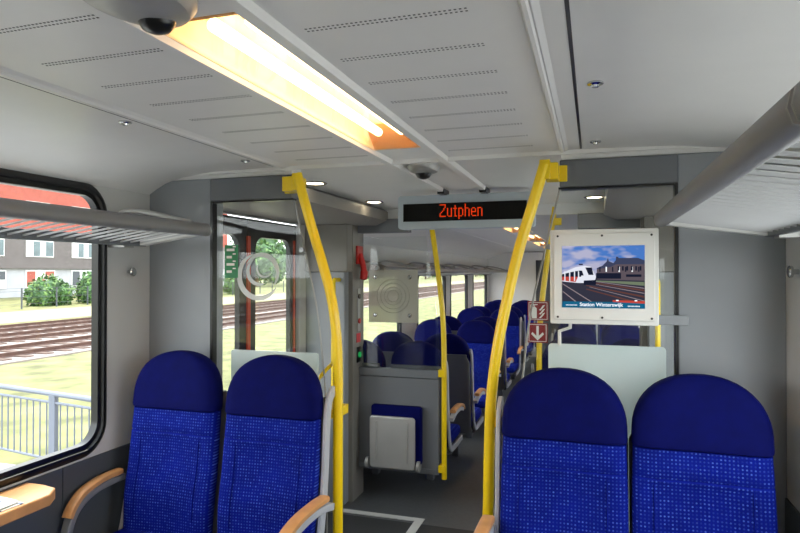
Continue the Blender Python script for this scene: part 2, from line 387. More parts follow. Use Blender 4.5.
# ------------------------------------------------------------------ bulkheads
for left in (True, False):
    sg = 1 if left else -1; side = 'left' if left else 'right'
    def X(a): return a if left else 2*CX-a
    def bx(m, a, b, *r): return m.box(min(X(a), X(b)), max(X(a), X(b)), *r)
    m = MB(); bx(m, XL, -1.735, 2.5, 2.6, FZ, 2.045)
    struct(m.build('wall_bulkhead_'+side, M['grey'], bevel=.004), 'blue grey bulkhead column beside the glass screen, %s side' % side)
    m = MB(); bx(m, -1.735, -1.305, 2.49, 2.62, 1.935, 2.042)
    struct(m.build('header_'+side, M['dgrey'], bevel=.004), 'dark grey header beam above the glass screen, %s side' % side)
    m = MB(); bx(m, -1.735, -1.723, 2.492, 2.53, NZ, 1.935); bx(m, -1.735, -1.30, 2.495, 2.53, 1.927, 1.935)
    struct(m.build('trim_11' if left else 'trim_12', M['black'], smooth=False), 'black edging of the glass screen, %s side' % side)
    # far box with door pocket
    bwm = MB(); bx(bwm, XL, -1.77, 4.22, 4.52, FZ, 1.60)
    struct(bwm.build('wall_pillar_'+side, M['grey'], bevel=.006), 'blue grey door pillar, %s side' % side)
    m = MB(); bx(m, XL, -1.74, 4.20, 4.54, 1.6, 1.955)
    struct(m.build('wall_pillar_head_'+side, M['brown'], bevel=.006), 'taupe upper casing of the door pillar, %s side' % side)
    m = MB(); bx(m, -1.772, -1.735, 4.30, 4.53, FZ, 1.955)
    struct(m.build('wall_pillar_face_'+side, M['brown'], bevel=.003), 'taupe strip of the door pillar carrying the handles, %s side' % side)
    m = MB()
    pts = [(X(XL), 1.955), (X(-1.58), 1.955), (X(-1.50), 1.99), (X(-1.50), 2.06), (X(-1.54), 2.082), (X(XL), 2.082)]
    if not left: pts = pts[::-1]
    m.prism(pts, XZ, 2.62, 4.56)
    struct(m.build('door_casing_'+side, M['brown']), 'taupe casing above the %s doors' % side)
    m = MB(); bx(m, -1.74, -1.33, 4.40, 4.5, 1.90, 2.004)
    struct(m.build('far_header_'+side, M['dgrey'], bevel=.003), 'dark grey beam over the far partition, %s side' % side)
    # light panel over the far opening
    m = MB(); bx(m, XL+.001, CX-.0005, 4.435, 4.447, 2.005, 2.0815)
    struct(m.build('ceiling_step_'+side, M['ceil'], smooth=False))
    # doors
    for k, (a, b) in enumerate(((2.78, 3.445), (3.455, 4.12))):
        xs = X(XL-.03); t = MB()
        y0, y1 = a, b; z0, z1 = FZ, 1.945; wy0, wy1, wz0, wz1 = a+.09, b-.09, .55, 1.83
        xa, xb = min(xs, xs-sg*.035), max(xs, xs-sg*.035)
        outer = rrect(y0, y1, z0, z1, .002, 7); inner = rrect(wy0, wy1, wz0, wz1, .09, 7)
        t.loft([[YZ(u, v, xa) for u, v in outer], [YZ(u, v, xb) for u, v in outer], [YZ(u, v, xb) for u, v in inner], [YZ(u, v, xa) for u, v in inner]], closed=True)
        d = struct(t.build('door_%d' % ((1 if left else 3)+k), M['rubber'], ang=50), 'dark sliding door leaf with a tall rounded window, %s side' % side)
        e = MB(); yy = (b-.012, b+.002) if k == 0 else (a-.002, a+.012)
        e.box(min(xs+sg*.0, xs+sg*.012), max(xs, xs+sg*.012), yy[0], yy[1], FZ+.02, 1.83)
        yy = (a+.03, a+.05) if k == 0 else (b-.05, b-.03)
        e.box(min(xs, xs+sg*.01), max(xs, xs+sg*.01), yy[0], yy[1], FZ+.02, 1.83)
        e.build('door_edge', M['orange'], d, smooth=False)
        MB().box(xs-sg*.018-.003, xs-sg*.018+.003, wy0-.02, wy1+.02, wz0-.02, wz1+.02).build('window_glass', M['wglass'], d, smooth=False)
        portal(xs+sg*.01, wy0, wy1, wz0, wz1, left)
    # glass screens, near
    edge = [(-1.305, 1.935), (-1.25, 1.70), (-1.196, 1.47), (-1.165, 1.245), (-1.14, .9), (-1.14, NZ+.005)]
    ec = catmull([(u, v, 0) for u, v in edge], 6)
    poly = [(X(p.x), p.y) for p in ec]+[(X(-1.725), NZ+.005), (X(-1.725), 1.93)]
    if left: poly = poly[::-1]
    t = empty('glass_screen', (X(-1.45), 2.515, NZ), 'clear glass screen with curved edge behind the %s front seats' % ('left' if left else 'right'), 'screen', 'glass screens at the entrance')
    MB().prism(poly, XZ, 2.512, 2.519).build('pane', M['glass'], t, smooth=False)
    tb = MB().tube([(X(p.x)+.0, 2.5155, p.y) for p in ec], .0042, 6).build('edge_strip', M['alu'], t)
    MB().cyl((X(-1.262), 2.505, 1.70), (X(-1.262), 2.526, 1.70), .011, 14).build('bolt', M['chrome'], t)
    if left: fr = rrect(-1.62, -1.175, .10, 1.235, .01, 3)
    else: fr = rrect(-.170, .262, .10, 1.315, .012, 3)
    f = MB().prism(fr, XZ, 2.494, 2.507).build('frosted_panel', M['frost'], t, smooth=False)
    # swirl mark
    if left:
        c = P(259, 276, 2.51)
        def crescent(m, cx, cz, r, a0, a1, w, y=2.5085, sx=1.0, rot=0):
            n = 28; A = []
            for i in range(n+1):
                a = math.radians(a0+(a1-a0)*i/n); ww = w*math.sin(math.pi*i/n)**.6+.0008
                for q in (r-ww/2, r+ww/2): A.append(Vector((cx+q*math.cos(a)*sx, y, cz+q*math.sin(a))))
            for i in range(n):
                A_ = [A[2*i], A[2*i+1], A[2*i+3], A[2*i+2]]
                m.add(A_+[v+Vector((0, .0012, 0)) for v in A_], [(0, 1, 2, 3), (7, 6, 5, 4), (0, 4, 5, 1), (2, 6, 7, 3), (1, 5, 6, 2), (3, 7, 4, 0)])
        for q in ((c.x, c.z, .104, 105, 330, .026), (c.x+.012, c.z+.012, .086, -40, 150, .022), (c.x+.004, c.z+.022, .062, 120, 300, .018), (c.x+.03, c.z+.035, .04, 150, 330, .010)):
            m = MB(); crescent(m, *q); m.build('etched_arc', M['etch'], t, smooth=False)
        g = empty('green_notice', (-1.64, 2.5, 1.5), 'small green notice stuck on the left glass screen', 'sticker')
        p0 = P(225, 278, 2.508); p1 = P(238, 245, 2.508)
        MB().box(p0.x, p1.x, 2.506, 2.5085, p0.z, p1.z).build('backing', M['green'], g, smooth=False)
        mm = MB(); w = p1.x-p0.x
        for i in range(4):
            zc = p0.z+(p1.z-p0.z)*(.15+.22*i); mm.box(p0.x+w*.15, p0.x+w*(.75 if i % 2 else .55), 2.5048, 2.5055, zc, zc+.012)
            mm.box(p0.x+w*.62, p0.x+w*.85, 2.5048, 2.5055, zc+.018, zc+.024)
        mm.build('printed_marks', M['signw'], g, smooth=False)
    # curved near pole
    if left:
        path = [(297, 174), (304, 200), (313, 232), (322, 262), (331, 296), (336, 330), (338, 370), (338, 430), (338, 533)]
        pts = [P(a, b, 2.40) for a, b in path]
    else:
        path = [(545, 164), (533, 204), (519, 250), (507, 300), (497, 350), (491, 400), (489, 450), (488, 500), (487, 540)]
        pts = [P(a, b, 2.40) for a, b in path]
    pts.append(Vector((pts[-1].x, 2.40, NZ+.003)))
    pl = empty('grab_pole', (pts[-1].x, 2.40, NZ), 'tall curved yellow grab pole beside the %s front seats' % side, 'pole', 'curved yellow grab poles')
    MB().tube(catmull(pts, 5), .0215, 16).build('bar', M['yellow'], pl)
    z = 1.985; xx = X(-1.305)
    m = MB()
    xe = pts[0].x; m.box(min(xe, xx), max(xe, xx), 2.40, 2.49, 1.955, 2.02)
    xo = X(-1.335); m.box(min(xo, xe), max(xo, xe), 2.478, 2.489, 1.955, 2.02)
    m.box(xe-.02, xe+.02, 2.385, 2.415, 1.955, 2.03)
    m.build('upper_clamp', M['yellow'], pl, bevel=.004)
    q = P(338 if left else 489, 414 if left else 421, 2.4)
    xq = X(-1.14); m = MB().box(min(q.x, xq), max(q.x, xq), 2.39, 2.52, q.z-.02, q.z+.02)
    m.build('lower_clamp', M['yellow'], pl, bevel=.003)
    # door grab bars
    xb = X(-1.815)
    t = empty('door_grab_bar', (xb, 4.12, FZ), 'straight upright yellow bar on the %s door pillar' % side, 'handle', 'door grab bars')
    m = MB().tube([(xb, 4.219, 1.54), (xb, 4.14, 1.54), (xb, 4.12, 1.52), (xb, 4.12, 1.4), (xb, 4.12, .75), (xb, 4.12, .62), (xb, 4.14, .6), (xb, 4.219, .6)], .0165, 12)
    m.build('bar', M['yellow'], t)
    # yellow inner door hand rail seen low through the glass
    # far partition
    t = empty('partition', (X(-1.42), 4.45, FZ), 'grey %s partition panel at the start of the far saloon' % side, 'partition', 'partitions before the far saloon')
    m = MB(); bx(m, -1.735, -1.10, 4.43, 4.47, .10, .795); m.build('panel', mat('partition_grey', (106, 108, 112), .5, var=.03), t, bevel=.004)
    m = MB(); bx(m, -1.735, -1.10, 4.424, 4.476, .80, .862); m.build('top_rail', M['dgrey'], t, bevel=.004)
    m = MB(); bx(m, -1.735, -1.10, 4.426, 4.474, .085, .125); m.build('bottom_rail', M['dgrey'], t, bevel=.003)
    e2 = catmull([(-1.20, 1.87, 0), (-1.165, 1.6, 0), (-1.12, 1.3, 0), (-1.09, 1.05, 0), (-1.085, .862, 0)], 6)
    poly = [(X(p.x), p.y) for p in e2]+[(X(-1.735), .862), (X(-1.735), 1.87)]
    if left: poly = poly[::-1]
    MB().prism(poly, XZ, 4.447, 4.453).build('pane', M['glass'], t, smooth=False)
    pts = [(X(-1.17), 2.06), (X(-1.155), 1.93), (X(-1.125), 1.72), (X(-1.09), 1.45), (X(-1.068), 1.2), (X(-1.062), .9), (X(-1.062), .5), (X(-1.062), .055)]
    pp = catmull([(u, 4.45, v) for u, v in pts], 5)
    pl = empty('grab_pole', (X(-1.062), 4.45, FZ), 'curved yellow grab pole on the %s edge of the far opening' % side, 'pole', 'curved yellow grab poles')
    MB().tube(pp, .02, 14).build('bar', M['yellow'], pl)
    for z in (.815, .105):
        m = MB(); bx(m, -1.10, -1.05, 4.42, 4.48, z, z+.055); m.build('clamp', M['yellow'], pl, bevel=.003)
    m = MB(); bx(m, -1.22, -1.15, 4.43, 4.47, 1.93, 1.98); m.build('upper_clamp', M['yellow'], pl, bevel=.003)
    # small yellow cross rails of right partition / left hand hold
    # luggage racks
    def rack(y0, y1, zf, zr, label, brk, low=False):
        t = empty('luggage_rack', (X(XL), (y0+y1)/2, zr), label, 'rack', 'luggage racks above the windows')
        xf = -1.65; xr = -2.0
        # front rail: rounded profile
        rp = [(xf-.030, zf-.024), (xf-.012, zf-.030), (xf+.006, zf-.024), (xf+.012, zf-.006), (xf+.008, zf+.014), (xf-.006, zf+.028), (xf-.018, zf+.028), (xf-.022, zf+.01), (xf-.030, zf-.004)]
        rp = [(X(u), v) for u, v in rp]
        if left: rp = rp[::-1]
        MB().prism(rp, XZ, y0, y1).build('front_rail', M['alud'], t, ang=60)
        for ye in (y0, y1):
            MB().prism([(CX+(u-CX)*1.0, v) for u, v in rp], XZ, ye-.004, ye+.004).build('end_cap', M['alu'], t, ang=60)
        m = MB(); bx(m, xr-.012, xr+.012, y0, y1, zr-.022, zr+.018); m.build('rear_rail', M['dgrey'], t, bevel=.004)
        # slats
        m = MB(); n = int((y1-y0)/.060); dx = (xf-.028)-(xr+.008)
        for i in range(n):
            y = y0+.03+(y1-y0-.06)*i/(n-1)
            a = Vector((X(xr+.008), y, zr-.008)); b = Vector((X(xf-.028), y, zf-.010))
            hw = .0155
            vs = [a+Vector((0, -hw, -.003)), a+Vector((0, hw, .005)), b+Vector((0, hw, .005)), b+Vector((0, -hw, -.003))]
            m.add(vs+[v+Vector((0, 0, .007)) for v in vs], [(0, 1, 2, 3), (7, 6, 5, 4), (0, 4, 5, 1), (1, 5, 6, 2), (2, 6, 7, 3), (3, 7, 4, 0)])
        sl = m.build('slats', mat('slat_grey', (186, 187, 188), .5, var=.02), t, smooth=False)
        for ye, s in ((y0, 1), (y1, -1)):
            m = MB(); a = Vector((X(xr), ye, zr-.02)); b = Vector((X(xf-.02), ye, zf-.024)); o = Vector((0, s*.045, 0)); u = Vector((0, 0, .03))
            vs = [a, b, b+o, a+o]; m.add(vs+[v+u for v in vs], [(0, 1, 2, 3), (7, 6, 5, 4), (0, 4, 5, 1), (1, 5, 6, 2), (2, 6, 7, 3), (3, 7, 4, 0)])
            m.build('end_plate', M['white'], t, smooth=False)
        for yb in brk:
            m = MB(); c = catmull([(X(XL), yb, zr+.10), (X(-2.02), yb, zr+.135), (X(-1.92), yb, zr+.13), (X(-1.80), yb, zr+.105), (X(-1.665), yb, zf+.022)], 6)
            m.tube(c, .011, 10); m.tube([(X(-2.06), yb, zr+.11), (X(-2.03), yb, zr+.06), (X(-2.0), yb, zr+.01)], .010, 8)
            m.cyl((X(XL), yb, zr+.06), (X(XL+.012), yb, zr+.06), .03, 14)
            m.box(min(X(XL), X(-2.0)), max(X(XL), X(-2.0)), yb-.03, yb+.03, zr-.03, zr-.01)
            m.build('bracket', M['alu'], t)
    rack(-2.9, .765, 1.79, 1.74, 'luggage rack over the rear windows, %s side' % side, (-2.0, 0))
    rack(.785, 2.36, 1.79, 1.74, 'grey slatted luggage rack, nearest on the %s wall' % side, (2.26,))
    rack(4.75, 8.9, 1.615, 1.57, 'luggage rack in the far saloon, %s wall, first section' % side, (4.9, 5.8, 6.85, 7.6, 8.6))
    rack(8.95, 12.6, 1.615, 1.57, 'luggage rack in the far saloon, %s wall, section by the end wall' % side, (9.3, 10.7, 12.2))
    # coat knob
    for y, z, l in ((2.36, 1.6, 'near'), (6.98, 1.4, 'far')):
        xx = X(XL)
        tag(MB().tube([(xx, y, z), (xx+sg*.018, y, z), (xx+sg*.019, y, z), (xx+sg*.028, y, z), (xx+sg*.032, y, z)], [.009, .009, .02, .021, .016], 16).build('coat_knob', M['chrome']),
            'round metal coat knob on the %s wall of the %s saloon' % (side, l), 'knob', 'coat knobs')

t = empty('door_hand_hold', (-1.4, 2.75, .9), 'thin yellow hand hold seen behind the left glass screen', 'handle')
MB().tube(catmull([P(318, 379, 2.52), P(320, 377, 2.54), P(326, 370, 2.545), P(332, 364, 2.54), P(333, 363, 2.52)], 4), .009, 8).build('bar', M['yellow'], t)

# ------------------------------------------------------------------ seats
def sp(v, e): return math.copysign(abs(v)**e, v)
def sec(hw, yf, yb, z, conc=0, n=44, ex=.35, ey=.8):
    # closed cross-section at height z; front at yf (toward -y), back yb
    pts = []; cy = (yf+yb)/2; hy = (yb-yf)/2
    for k in range(n):
        a = 2*math.pi*k/n; c = math.cos(a); s = math.sin(a)
        x = hw*sp(c, ex); y = cy+hy*sp(s, ey)
        if s < 0: y += conc*(1-(x/hw)**2)*min(1, -s*1.5)
        pts.append(Vector((x, y, z)))
    return pts
def lean(z): return .13*(z-.45)
def back_mesh():
    L = []; zs = [.40, .405, .42, .46, .52, .58, .64, .70, .76, .82, .845, .852, .86, .90, .935, .948, .954]
    for z in zs:
        hw = .216+.005*math.sin((z-.42)*6)
        conc = .034 if z < .84 else .02
        d = 0
        if abs(z-.852) < .006: d = .005
        if z > .948: d = .012
        if z < .42: hw -= (.42-z)*.8; 
        yf = -.062+lean(z)+d-(.012*math.sin(max(0, min(1, (z-.45)/.25))*math.pi)); yb = .05+lean(z)
        L.append(sec(hw-(d*.3), yf, yb, z, conc))
    return MB().loft(L)
def head_mesh():
    L = []; z0 = .952; zt = 1.2
    zs = [z0, z0+.004, z0+.012]+[z0+.012+(zt-z0-.012)*t for t in (.1, .2, .3, .4, .5, .6, .68, .76, .83, .89, .935, .965, .985, .996)]
    for z in zs:
        t = (z-z0)/(zt-z0)
        grow = .220
        if t > .16:
            q = (t-.16)/.84; hw = .220*(max(0, 1-q**2.25))**(1/2.25)
        else: hw = grow
        d = .01 if z < z0+.003 else (.003 if z < z0+.006 else 0)
        rr = 1 if t < .7 else math.sqrt(max(.0, 1-((t-.7)/.31)**2))
        yc = lean(z)-.005; hy = .062*rr+.002
        L.append(sec(max(hw-d*.4, .01), yc-hy+d-.008*rr, yc+hy, z, .020*rr, ex=.42))
    return MB().loft(L)
def seam_tube(z, hw, y): return [(x*hw, y+.0*(1-x*x), z) for x in [-1+2*i/12 for i in range(13)]]
def make_seat(s, window, nm='train_seat'):
    """faces -y; origin on the floor below the backrest; s=+1: arm on +x side"""
    t = empty(nm, (0, 0, 0), '', 'seat')
    B = dict(parent=t, world_co=False)
    back_mesh().build('backrest', M['fabric'], **B)
    head_mesh().build('headrest', M['head'], **B)
    # cushion
    L = []
    for y, zt, zb, hw in ((-.50, .405, .375, .205), (-.495, .43, .355, .216), (-.47, .448, .345, .222), (-.40, .456, .34, .224), (-.25, .452, .34, .224), (-.10, .446, .34, .224), (-.02, .44, .345, .222), (.0, .43, .36, .215)):
        lp = []
        for k in range(36):
            a = 2*math.pi*k/36; x = hw*sp(math.cos(a), .3); zz = (zt+zb)/2+(zt-zb)/2*sp(math.sin(a), .55)
            if math.sin(a) > 0: zz -= .014*(1-(x/hw)**2)
            lp.append(Vector((x, y, zz)))
        L.append(lp)
    MB().loft([l[::-1] for l in L]).build('seat_cushion', M['fabric'], **B)
    # shell behind and under
    L = []
    for z in (.33, .34, .45, .6, .8, .95, 1.0, 1.02):
        hw = .225 if z < .98 else .20
        y0 = .052+lean(z); L.append(sec(hw, y0, y0+.036, z, 0, 28, .25, .6))
    m = MB().loft(L)
    m.box(-.215, .215, -.49, .05, .318, .345)
    m.build('back_shell', M['shell'], bevel=0, **B)
    # side frame
    m = MB(); x = s*.236
    pts = catmull([(x, .075+lean(1.06), 1.06), (x, .03+lean(1.0), 1.02), (x, .02+lean(.9), .92), (x, .025+lean(.7), .7), (x, .02, .5), (x, -.02, .38), (x, -.12, .335), (x, -.46, .335)], 5)
    if window: pts = pts[18:]
    loops = []
    for i, p in enumerate(pts):
        d = (pts[min(i+1, len(pts)-1)]-pts[max(i-1, 0)]).normalized(); nrm = Vector((1, 0, 0)).cross(d).normalized(); w = .022 if i else .012
        loops.append([p+Vector((.009, 0, 0))+nrm*w, p+Vector((-.009, 0, 0))+nrm*w, p+Vector((-.009, 0, 0))-nrm*w, p+Vector((.009, 0, 0))-nrm*w])
    m.loft(loops).build('side_frame', M['frame'], bevel=.004, **B)
    # armrest
    x = s*(.262 if not window else .27); w = .024
    m = MB()
    pts = catmull([(x, .03, .632), (x, -.10, .630), (x, -.19, .607), (x, -.25, .56), (x, -.28, .49), (x, -.29, .41), (x, -.28, .33)], 5) if window else \
          catmull([(x, .06, .60), (x, -.08, .628), (x, -.24, .626), (x, -.345, .60)], 5)
    loops = []
    for i, p in enumerate(pts):
        d = (pts[min(i+1, len(pts)-1)]-pts[max(i-1, 0)]).normalized(); nrm = Vector((1, 0, 0)).cross(d).normalized(); th = .014
        loops.append([p+Vector((w*.8, 0, 0))+nrm*th, p+Vector((-w*.8, 0, 0))+nrm*th, p+Vector((-w*.8, 0, 0))-nrm*th, p+Vector((w*.8, 0, 0))-nrm*th])
    arm = m.loft(loops).build('armrest', M['frame'] if not window else M['alud'], bevel=.004, **B)
    m = MB()
    pts = catmull([(x, .01, .660), (x, -.10, .658), (x, -.195, .636), (x, -.25, .595), (x, -.275, .555)], 5) if window else \
          catmull([(x, .0, .652), (x, -.10, .658), (x, -.24, .655), (x, -.34, .632), (x, -.375, .60)], 5)
    loops = []
    for i, p in enumerate(pts):
        d = (pts[min(i+1, len(pts)-1)]-pts[max(i-1, 0)]).normalized(); nrm = Vector((1, 0, 0)).cross(d).normalized(); th = .013
        lp = []
        for k in range(12):
            a = 2*math.pi*k/12; lp.append(p+Vector((w*sp(math.cos(a), .5), 0, 0))-nrm*th*sp(math.sin(a), .6))
        loops.append(lp)
    m.loft(loops).build('armrest_pad', M['wood'], parent=arm, world_co=False)
    m = MB(); m.box(-.222, .222, -.36, -.12, .28, .317)
    m.build('support_beam', M['shell'], bevel=.006, **B)
    m = MB().box(-.03, .03, -.36, -.29, .0, .28); m.build('pedestal', M['shell'], bevel=.006, **B)
    # piping of the side bolsters
    for sx in (-1, 1):
        pts = [(sx*.150, -.062+lean(z)-(.012*math.sin(max(0, min(1, (z-.45)/.25))*math.pi))+.034*(1-(.150/.218)**2)+.0008, z) for z in (.50, .58, .66, .74, .80, .835)]
        MB().tube(catmull(pts, 4), .0028, 8).build('piping', M['fabric'], **B)
    return t
used = set(); PROT = {}
def place_seat(x, y, z, facing_cam, s_world, window, label, group):
    s = s_world if facing_cam else -s_world
    key = (s, window)
    if key not in PROT: PROT[key] = make_seat(s, window); o = PROT[key]
    else: o = copy_tree(PROT[key])
    o.location = (x, y, z); o.rotation_euler = (0, 0, 0 if facing_cam else math.pi); o['label'] = label; o['group'] = group; o['category'] = 'seat'
SX = (-1.765, -1.285, -.105, .347)
names = ('left window seat', 'left aisle seat', 'right aisle seat', 'right window seat')
G = 'blue seats of the front row'
lab = ('blue fabric train seat next to the left window, facing us', 'blue fabric train seat beside the left curved yellow pole', 'blue fabric train seat beside the right curved yellow pole', 'blue fabric train seat next to the right wall, facing us')
for i, x in enumerate(SX):
    place_seat(x, 2.235, NZ, True, (-1, 1, -1, 1)[i], i in (0, 3), lab[i], G)
FX = (-1.735, -1.245, -.185, .305)
rows = [(4.66, False, 'just behind the partition'), (5.36, False, 'in the second row past the partition'), (6.68, True, 'in the third row, front side towards us'), (7.45, False, 'in the fourth row, back towards us'),
        (8.95, True, 'in the fifth row, front side towards us'), (9.72, False, 'in the sixth row, back towards us'), (11.2, True, 'in the seventh row, front side towards us'), (11.95, False, 'in the last row by the end wall')]
for y, fc, d in rows:
    for i, x in enumerate(FX):
        place_seat(x-(.06 if y < 5 and i < 2 else 0), y, FZ, fc, (-1, 1, -1, 1)[i], i in (0, 3), 'far saloon %s %s' % (names[i], d), 'blue seats of the far saloon')

# ------------------------------------------------------------------ folding seat
t = empty('folding_seat', (P(395, 440, 4.4).x, 4.4, .11), 'tip-up seat with steel underside, folded against the left partition', 'seat')
a = P(370, 466, 4.36); b = P(415, 418, 4.36)
a1 = P(372, 462, 4.4); b1 = P(422, 407, 4.4)
MB().prism(rrect(a1.x, b1.x, .16, b1.z-.0, .02, 4), XZ, 4.375, 4.425).build('cushion', M['head'], t, bevel=.01)
m = MB().prism(rrect(a.x, b.x, a.z, b.z, .025, 6), XZ, 4.345, 4.374)
pan = m.build('steel_pan', M['steel'], t, bevel=.01, seg=3)
w = b.x-a.x
for u in (.16, .84): MB().tube([(a.x+w*u, 4.343, a.z+.05), (a.x+w*u, 4.341, b.z-.04)], .006, 8).build('pressed_rib', M['steel'], pan)
for u in (a.x-.022, b.x+.024):
    MB().cyl((u-.012, 4.37, a.z+.03), (u+.012, 4.37, a.z+.03), .04, 18).build('hinge', M['alu'], t, bevel=.003)

# ------------------------------------------------------------------ notice panel on far glass
p0 = P(369, 322, 4.43); p1 = P(418, 270, 4.43)
t = empty('notice_panel', ((p0.x+p1.x)/2, 4.43, p0.z), 'square smoky panel held by four studs on the left far glass', 'sign')
MB().box(p0.x, p1.x, 4.425, 4.432, p0.z, p1.z).build('plate', M['notice'], t, bevel=.001)
mm = MB(); c = (p0+p1)/2
for r in (.13, .10, .07, .045): mm.tube([(c.x+r*math.cos(2*math.pi*k/40), 4.4235, c.z+r*math.sin(2*math.pi*k/40)) for k in range(40)], .0035, 5, closed=True)
mm.build('embossed_ring', M['notice'], t)
for u in (.14, .84):
    for v in (.14, .86):
        x = p0.x+(p1.x-p0.x)*u; z = p0.z+(p1.z-p0.z)*v
        MB().lathe([(.016, 0), (.016, .012), (.011, .018), (.001, .019)], (x, 4.425, z), 16, Matrix.Rotation(math.radians(90), 3, 'X')).build('stud', M['chrome'], t)
# emergency handle, buttons on left pillar strip
xf = -1.735
t = empty('emergency_handle', (xf, 4.41, 1.5), 'red emergency handle on the left door pillar', 'handle')
MB().box(xf, xf+.014, 4.36, 4.48, 1.66, 1.80).build('backplate', M['red'], t, bevel=.004)
m = MB().tube(catmull([(xf+.016, 4.42, 1.74), (xf+.03, 4.42, 1.68), (xf+.045, 4.42, 1.60), (xf+.04, 4.42, 1.54)], 5), [.018]*5+[.022]*5+[.028]*5+[.02], 12, sy=1.3)
m.build('lever', M['red'], t)
t = empty('door_button', (xf, 4.41, 1.35), 'door button panel below the red emergency handle', 'button')
MB().box(xf, xf+.006, 4.385, 4.445, 1.14, 1.47).build('plate', M['alu'], t, bevel=.002)
for z, mt in ((1.41, 'black'), (1.22, 'red')): MB().cyl((xf+.005, 4.415, z), (xf+.015, 4.415, z), .02, 16).build('button', M[mt], t)
tag(MB().box(xf, xf+.003, 4.375, 4.455, 1.055, 1.125).build('red_label', M['red'], smooth=False), 'small red sticker under the door button panel', 'sticker')
t = empty('door_opener', (xf, 4.41, .98), 'green door opener button low on the left door pillar', 'button')
MB().box(xf, xf+.008, 4.38, 4.45, .90, 1.02).build('plate', M['black'], t, bevel=.003)
MB().cyl((xf+.007, 4.415, .96), (xf+.018, 4.415, .96), .022, 16).build('button', mat('green_button', (40, 170, 90), .4, emit=(30, 160, 80), es=.3), t)

# ------------------------------------------------------------------ destination display
t = empty('destination_display', (CX, 3.5, 1.85), 'hanging electronic destination display with orange letters above the aisle', 'display')
x0, x1, zb, zt = -1.12, -.31, 1.855, 2.055
MB().prism(rrect(x0, x1, zb, zt, .018, 5), XZ, 3.50, 3.58).build('housing', mat('pale_grey_housing', (186, 196, 204), .4, var=.02), t, bevel=.004)
q0 = P(402, 222, 3.497); q1 = P(529, 204, 3.497)
scr = MB().box(x0+.035, x1-.045, 3.495, 3.5, 1.90, 2.005).build('led_panel', mat('led_panel_black', (6, 6, 7), .5, spec=.2), t, smooth=False)
GL = {'Z': ["11111", "00001", "00001", "00010", "00010", "00100", "01000", "10000", "10000", "11111"],
 'u': ["0000", "0000", "0000", "1001", "1001", "1001", "1001", "1001", "1001", "0111"],
 't': ["000", "010", "010", "111", "010", "010", "010", "010", "010", "011"],
 'p': ["0000", "0000", "0000", "1110", "1001", "1001", "1001", "1001", "1001", "1110", "1000", "1000"],
 'h': ["1000", "1000", "1000", "1110", "1001", "1001", "1001", "1001", "1001", "1001"],
 'e': ["0000", "0000", "0000", "0110", "1001", "1001", "1111", "1000", "1000", "0111"],
 'n': ["0000", "0000", "0000", "1110", "1001", "1001", "1001", "1001", "1001", "1001"]}
m = MB(); pt = .0075; cx = P(440, 212, 3.49).x; zt0 = P(440, 205, 3.49).z
for ch in 'Zutphen':
    g = GL[ch]
    for r, row in enumerate(g):
        for c_, v in enumerate(row):
            if v == '1':
                X_ = cx+c_*pt; Z_ = zt0-r*pt; m.box(X_-.003, X_+.003, 3.4935, 3.4952, Z_-.003, Z_+.003)
    cx += (len(g[0])+1)*pt
m.build('led_text', emis('led_orange', (255, 70, 18), .5), scr, smooth=False)
for dx in (-.122, .122):
    MB().box(CX+dx-.02, CX+dx+.02, 3.42, 3.56, 2.05, 2.085).build('hanger', M['black'], t, bevel=.003)

# ------------------------------------------------------------------ information screen
x0 = P(550, 280, 2.36).x; x1 = P(659, 280, 2.36).x; zt = P(605, 229, 2.36).z; zb = P(605, 325, 2.36).z
t = empty('information_screen', ((x0+x1)/2, 2.40, zb), 'white framed information screen showing a train at a station', 'screen')
hs = MB().prism(rrect(x0, x1, zb, zt, .006, 3), XZ, 2.365, 2.42).build('housing', M['white'], t, bevel=.003)
W = x1-x0; H = zt-zb
MB().prism(rrect(x0+W*.035, x1-W*.035, zb+H*.045, zt-H*.045, .006, 3), XZ, 2.357, 2.366).build('bezel', M['white'], t, bevel=.002)
for u in (.075, .49, .935):
    for v in (.075, .93):
        MB().cyl((x0+W*u, 2.3545, zb+H*v), (x0+W*u, 2.358, zb+H*v), .0042, 10).build('screw', M['screw'], t)
sx0, sx1, sz0, sz1 = x0+W*.115, x0+W*.875, zb+H*.175, zb+H*.825
sw = sx1-sx0; sh = sz1-sz0
def skym():
    m = emis('picture_sky', (160, 180, 225), .42); nt = m.node_tree; e = [n for n in nt.nodes if n.type == 'EMISSION'][0]
    tc = nt.nodes.new('ShaderNodeTexCoord'); n = nt.nodes.new('ShaderNodeTexNoise'); n.inputs['Scale'].default_value = 14
    mp = nt.nodes.new('ShaderNodeMapping'); mp.inputs['Scale'].default_value = (1, 1, 2.2); nt.links.new(tc.outputs['Object'], mp.inputs[0]); nt.links.new(mp.outputs[0], n.inputs['Vector'])
    r = nt.nodes.new('ShaderNodeValToRGB'); r.color_ramp.elements[0].color = rgb(86, 140, 225); r.color_ramp.elements[1].color = rgb(205, 205, 235)
    r.color_ramp.elements[0].position = .40; r.color_ramp.elements[1].position = .56
    nt.links.new(n.outputs['Fac'], r.inputs[0]); nt.links.new(r.outputs[0], e.inputs[0]); return m
pm = [skym(), emis('picture_ground', (52, 52, 66), .6), emis('picture_rail', (150, 135, 140), .6), emis('picture_train_white', (225, 228, 240), .6), emis('picture_train_red', (190, 70, 60), .6),
      emis('picture_dark', (26, 30, 48), .6), emis('picture_roof', (60, 66, 92), .6), emis('picture_wall', (92, 82, 90), .6), emis('picture_band', (22, 96, 132), .6), emis('picture_text', (235, 240, 245), .75), emis('picture_platform', (110, 122, 100), .6), emis('picture_track', (96, 62, 58), .6)]
pic = MB(); lay = [0]
